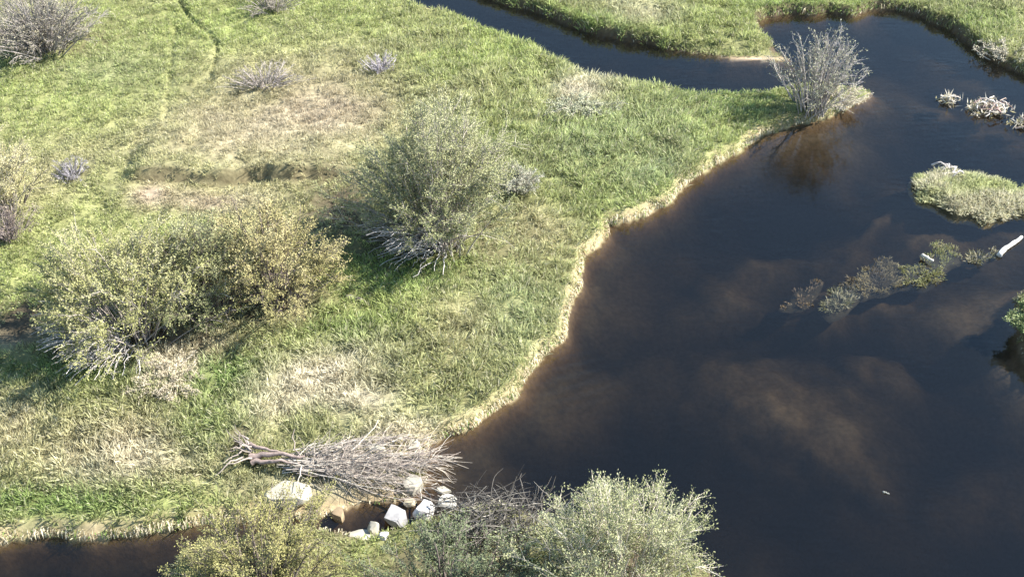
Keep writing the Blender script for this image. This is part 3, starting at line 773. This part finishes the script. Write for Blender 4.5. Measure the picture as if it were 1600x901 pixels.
for k in range(16):   # broken roots at the thick end
    a = gp(392 + rg.normal(0, 6), 718 + rg.normal(0, 9), .2); e = a + np.array([rg.uniform(-.45, -.05), rg.uniform(-.5, .4), rg.uniform(-.15, .35)])
    branch_parts(fb, 'root', a, a + (e - a) * .3 + [0, 0, .05], a + (e - a) * .7, e, rg.uniform(.012, .03), (.27, .23, .205), K=6, sides=4)
twp = np.array(twp)
V, Q = tubes(twp, np.array([1, .7, .35])[None] * rg.uniform(.004, .008, (len(twp), 1)), 3)
mesh_obj('twigs', V, Q, np.repeat(np.array([(.44, .385, .32), (.27, .225, .195)])[rg.integers(0, 2, len(twp))], 9, 0), M_BARK, fb, kind='stuff')

# ------------------------------------------------------------------ heap of sticks
hp = thing('stick_heap', 'dark tangled heap of sticks on the dam between the boulders and the silvery bush', 'sticks', G(770, 830))
O = np.array(hp.location)
for k in range(110):
    cx = 775 + rg.normal(0, 50); cy = 826 + rg.normal(0, 20) - abs(cx - 770) * .06
    base_z = .75 * math.exp(-((cx - 775) / 70) ** 2) * rg.uniform(.1, 1.0)
    L = rg.uniform(.35, 1.0); th = rg.normal(.25, .8); tz = rg.normal(.12, .3)
    c_ = gp(cx, cy, base_z + .08)
    dv = np.array([math.cos(th), math.sin(th), tz]) * L * .5
    a = c_ - dv; e = c_ + dv
    a[2] = max(a[2], .02 - O[2]); e[2] = max(e[2], .02 - O[2])
    col = [(.085, .078, .07), (.125, .115, .10), (.06, .055, .05), (.26, .24, .21)][k % 4]
    bnd = rg.normal(0, .07, 3)
    branch_parts(hp, 'stick', a, a + (e - a) * .33 + bnd, a + (e - a) * .66 + bnd, e, rg.uniform(.009, .02), col, K=6, sides=4)
m = 560
c_ = np.array([gp(775 + rg.normal(0, 52), 832 + rg.normal(0, 20), rg.uniform(.03, .7)) for _ in range(m)])
dv = rg.normal(0, 1, (m, 3)) * np.array([1, .8, .45]); dv /= np.linalg.norm(dv, axis=1, keepdims=True)
dv *= rg.uniform(.1, .3, (m, 1))
tw = np.stack([c_ - dv, c_ + rg.normal(0, .025, (m, 3)), c_ + dv], 1); tw[..., 2] = np.maximum(tw[..., 2], .01 - O[2])
V, Q = tubes(tw, np.array([.8, 1, .4])[None] * rg.uniform(.004, .008, (m, 1)), 3)
mesh_obj('twigs', V, Q, np.repeat(np.array([(.065, .06, .055), (.11, .10, .09), (.24, .22, .19)])[rg.integers(0, 3, m)], 9, 0), M_BARK, hp, kind='stuff')

# ------------------------------------------------------------------ islets in the river
def islet(name, label, outline, top, len_, n, seed, colour, group=None, cat='islet', per=12, lean=.5, gap=0.0, mud=(.13, .105, .06)):
    poly = rough(px(outline), step=.10, amp=.13, seed=seed)
    c = poly.mean(0)
    root = thing(name, label, cat, (c[0], c[1], 0), group)
    rings = 7; N_ = len(poly); V = []
    for r_ in range(rings):
        t = r_ / (rings - 1)
        s_ = 1.06 - 1.06 * t ** 1.2
        p = c + (poly - c) * max(s_, .001)
        z = -.15 + (top + .15) * min(1, (t * 2.6)) ** .6 + .05 * (noise(p[:, 0], p[:, 1], .3, seed) - .5) * min(1, t * 3)
        V.append(np.column_stack([p - c, z if np.ndim(z) else np.full(N_, z)]))
    V = np.concatenate(V)
    q = []
    for r_ in range(rings - 1):
        a = np.arange(N_) + r_ * N_; b = np.roll(a, -1)
        q.append(np.stack([a, b, b + N_, a + N_], 1))
    mesh_obj('mound', V, np.concatenate(q), np.broadcast_to(C(*mud), (len(V), 3)) * (.6 + .6 * noise(V[:, 0], V[:, 1], .15, seed))[:, None], M_GROUND, root, smooth=True)
    rg = np.random.default_rng(seed)
    bb = (poly[:, 0].min(), poly[:, 0].max(), poly[:, 1].min(), poly[:, 1].max())
    x = rg.uniform(bb[0] - .1, bb[1] + .1, n); y = rg.uniform(bb[2] - .1, bb[3] + .1, n)
    s_ = sdf_poly(x, y, poly); k = s_ > .22 * (noise(x, y, .3, seed + 1) - .45) - .02 + gap * (noise(x, y, .22, seed + 2) > .5)
    s_ = np.maximum(s_, 0)
    x = x[k]; y = y[k]; s_ = s_[k]; n = len(x); nb = n * per
    X = np.repeat(x, per) + rg.normal(0, .04, nb); Y = np.repeat(y, per) + rg.normal(0, .04, nb)
    z = np.repeat(np.minimum(s_ / .3, 1) ** .6 * top, per) - .02
    LL = len_ * rg.uniform(.4, 1.2, nb) * np.repeat(.45 + 1.1 * noise(x, y, .4, seed), per)
    ox = (X - c[0]); oy = (Y - c[1]); dd = np.hypot(ox, oy) + 1e-6
    ang = rg.uniform(0, 6.283, nb)
    d = np.stack([np.cos(ang) * .6 + ox / dd * lean, np.sin(ang) * .6 + oy / dd * lean, rg.uniform(.4, 1, nb)], 1)
    d *= (LL / np.linalg.norm(d, axis=1))[:, None]
    bend = np.zeros((nb, 3)); bend[:, 2] = LL * .14
    cc = np.repeat(colour(x, y, s_, rg), per, 0) * rg.uniform(.7, 1.3, nb)[:, None]
    V, Q = diamonds(np.stack([X - c[0], Y - c[1], z], 1), d, rg.uniform(.013, .026, nb), bend, rg=rg)
    mesh_obj('grass', V, Q, np.repeat(cc, 4, 0), M_GRASS, root, kind='stuff')
    return root
def col_big(x, y, s_, rg):
    f = fbm(x, y, .6, 501)
    pale = np.clip(.3 + sstep(.42, .6, f) * .7 + .9 * blob(x, y, 1525, 328, 75, 18), 0, 1)
    c = mixc(np.broadcast_to(LIME * 1.05, x.shape + (3,)), C(.60, .55, .41), pale)
    return mixc(c, OLIVE, rg.uniform(0, .6, len(x)))
islet('grass_islet', 'largest grassy islet in the river, pale green with straw tips, at the right', [(1425, 296), (1438, 282), (1465, 270), (1490, 272), (1512, 282), (1560, 289), (1600, 296), (1650, 306), (1655, 330), (1600, 335), (1560, 343), (1530, 346), (1500, 338), (1470, 328), (1438, 316)], .09, .18, 3000, 61, col_big)
def col_green(x, y, s_, rg): return mixc(np.broadcast_to(C(.19, .20, .08), x.shape + (3,)), C(.30, .27, .15), rg.uniform(0, 1, len(x)) ** 2)
def col_tan(x, y, s_, rg): return mixc(np.broadcast_to(C(.22, .185, .10), x.shape + (3,)), C(.09, .075, .055), sstep(.4, .6, fbm(x, y, .35, 511)))
def col_dark(x, y, s_, rg): return mixc(np.broadcast_to(C(.13, .13, .075), x.shape + (3,)), C(.34, .31, .2), (rg.uniform(0, 1, len(x)) < .2) * 1.0)
islet('weed_mat', 'bright green mat of water weed below the largest islet', [(1408, 448), (1420, 424), (1448, 396), (1480, 383), (1502, 390), (1505, 412), (1482, 430), (1450, 446)], -.03, .11, 520, 62, col_green, 'weed mats on the shallow bar', 'weed', gap=.08, mud=(.022, .019, .012), lean=.8)
islet('weed_mat', 'tan and purple mat of dead weed left of the bright green mat', [(1318, 456), (1335, 432), (1368, 412), (1400, 406), (1424, 416), (1420, 446), (1388, 454), (1350, 464)], -.07, .11, 420, 63, col_tan, 'weed mats on the shallow bar', 'weed', gap=.08, mud=(.022, .019, .012), lean=.8)
islet('weed_mat', 'dark speckled mat of weed at the lower left end of the row of mats', [(1284, 486), (1298, 462), (1330, 448), (1350, 460), (1335, 484), (1304, 498)], -.08, .11, 240, 64, col_dark, 'weed mats on the shallow bar', 'weed', gap=.08, mud=(.022, .019, .012), lean=.9)
islet('weed_mat', 'thin dark trail of weed between the bright green mat and the white log', [(1500, 404), (1518, 394), (1548, 390), (1560, 396), (1540, 404), (1512, 408)], -.08, .13, 130, 65, col_dark, 'weed mats on the shallow bar', 'weed', gap=.08, mud=(.022, .019, .012), lean=.9)
islet('weed_mat', 'reddish brown sunken mat of weed farthest left of the row of mats', [(1215, 480), (1232, 456), (1262, 438), (1290, 440), (1276, 462), (1244, 482)], -.12, .12, 130, 66, lambda x, y, s_, rg: np.broadcast_to(C(.17, .125, .075), x.shape + (3,)), 'weed mats on the shallow bar', 'weed', gap=.08, mud=(.022, .019, .012), lean=1.0)

# ------------------------------------------------------------------ driftwood and floating wood
def drift(label, at, n, L, spread, col, seed, mound=.14, arch=.12):
    global O
    dr = thing('driftwood', label, 'driftwood', at, 'driftwood snags in the upper pool')
    O = np.array(dr.location)
    rgd = np.random.default_rng(seed)
    for k in range(n):
        th = rgd.uniform(0, 6.283); c_ = np.array([rgd.normal(0, spread), rgd.normal(0, spread * .7), rgd.uniform(.0, mound)])
        ln = rgd.uniform(.5, 1) * L
        dv = np.array([math.cos(th), math.sin(th) * .8, rgd.normal(0, .15)]) * ln * .5
        a = c_ - dv; e = c_ + dv; a[2] = max(a[2], -.05); e[2] = max(e[2], -.05)
        up = np.array([0, 0, rgd.uniform(0, arch)])
        branch_parts(dr, 'branch', a, a + (e - a) * .3 + up, a + (e - a) * .7 + up, e, rgd.uniform(.015, .035), np.asarray(col[k % len(col)]), K=6, sides=5)
    return dr
WD = [(.52, .46, .40), (.62, .57, .50), (.36, .29, .25), (.30, .20, .18)]
d1 = drift('small pale driftwood snag with one raised twig in the upper pool', P(1482, 158), 9, .42, .09, WD[:2], 71)
d2 = drift('biggest driftwood snag, a whitish tangle with a dark red middle, in the upper pool', P(1542, 172), 34, .62, .17, WD, 72, .22, .2)
d3 = drift('driftwood snag at the right edge of the upper pool', P(1600, 195), 12, .5, .15, WD, 73)
d4 = drift('curled grey driftwood on the upstream edge of the largest islet', P(1478, 276), 14, .5, .16, [(.42, .38, .36), (.52, .47, .43)], 74, .2, .25)
for dr, sp, nn, sd_ in ((d1, .12, 140, 1), (d2, .24, 620, 2), (d3, .2, 160, 3)):
    rgd = np.random.default_rng(sd_)
    r_ = np.column_stack([rgd.normal(0, sp, nn), rgd.normal(0, sp * .6, nn), rgd.uniform(-.02, .08, nn)])
    d_ = rgd.normal(0, .1, (nn, 3)) + np.array([0, 0, .06])
    V, Q = diamonds(r_, d_, rgd.uniform(.02, .05, nn), rg=rgd)
    mesh_obj('caught_weed', V, Q, np.repeat(np.array([(.55, .50, .40), (.40, .36, .2), (.62, .58, .5)])[rgd.integers(0, 3, nn)], 4, 0), M_GRASS, dr, kind='stuff')

def log(name, label, p0, p1, r, col, seed, z=.04, K=10, cat='log'):
    a = P(*p0, z); b = P(*p1, z)
    c = (a + b) / 2
    root = np.array([c[0], c[1], 0])
    rgl = np.random.default_rng(seed)
    t = np.linspace(0, 1, K)[:, None]
    pts = (a - root) * (1 - t) + (b - root) * t
    L = np.linalg.norm(b - a)
    side = np.array([-(b - a)[1], (b - a)[0], 0]) / L
    pts = pts + side * (np.sin(t * 5.5) * .03 * L) + rgl.normal(0, .006, (K, 3))
    rad = r * (1 - .35 * t[:, 0]) * rgl.uniform(.88, 1.1, K)
    pts = np.concatenate([pts[:1] - (pts[1] - pts[0]) * .001, pts, pts[-1:] + (pts[-1] - pts[-2]) * .001])
    rad = np.concatenate([[.002], rad, [.002]])
    V, Q = tubes(pts[None], rad[None], 8)
    o = mesh_obj(name, V, Q, np.asarray(col)[None] * np.repeat(np.where(rgl.uniform(0, 1, len(rad)) < .25, .55, 1.0), 8)[:, None] * rgl.uniform(.72, 1.08, (len(V), 1)), M_BARK, smooth=True)
    o.location = root
    return tag(o, label, cat)
log('bleached_log', 'bright white bleached log floating near the right edge of the river', (1561, 399), (1595, 369), .065, (.66, .63, .58), 81)
log('bleached_branch', 'short white stick lying on the bright green mat of weed', (1440, 398), (1458, 407), .045, (.66, .61, .53), 82, z=.10, cat='stick')
log('floating_twig', 'tiny pale twig floating alone on the dark water near the bottom right', (1380, 768), (1389, 771), .02, (.3, .3, .27), 83, z=.01, cat='twig')
log('fallen_log', 'short dark log lying in the grass right of the golden bush', (541, 464), (565, 468), .07, (.15, .13, .12), 84, z=G(553, 466)[2] + .05, cat='log')
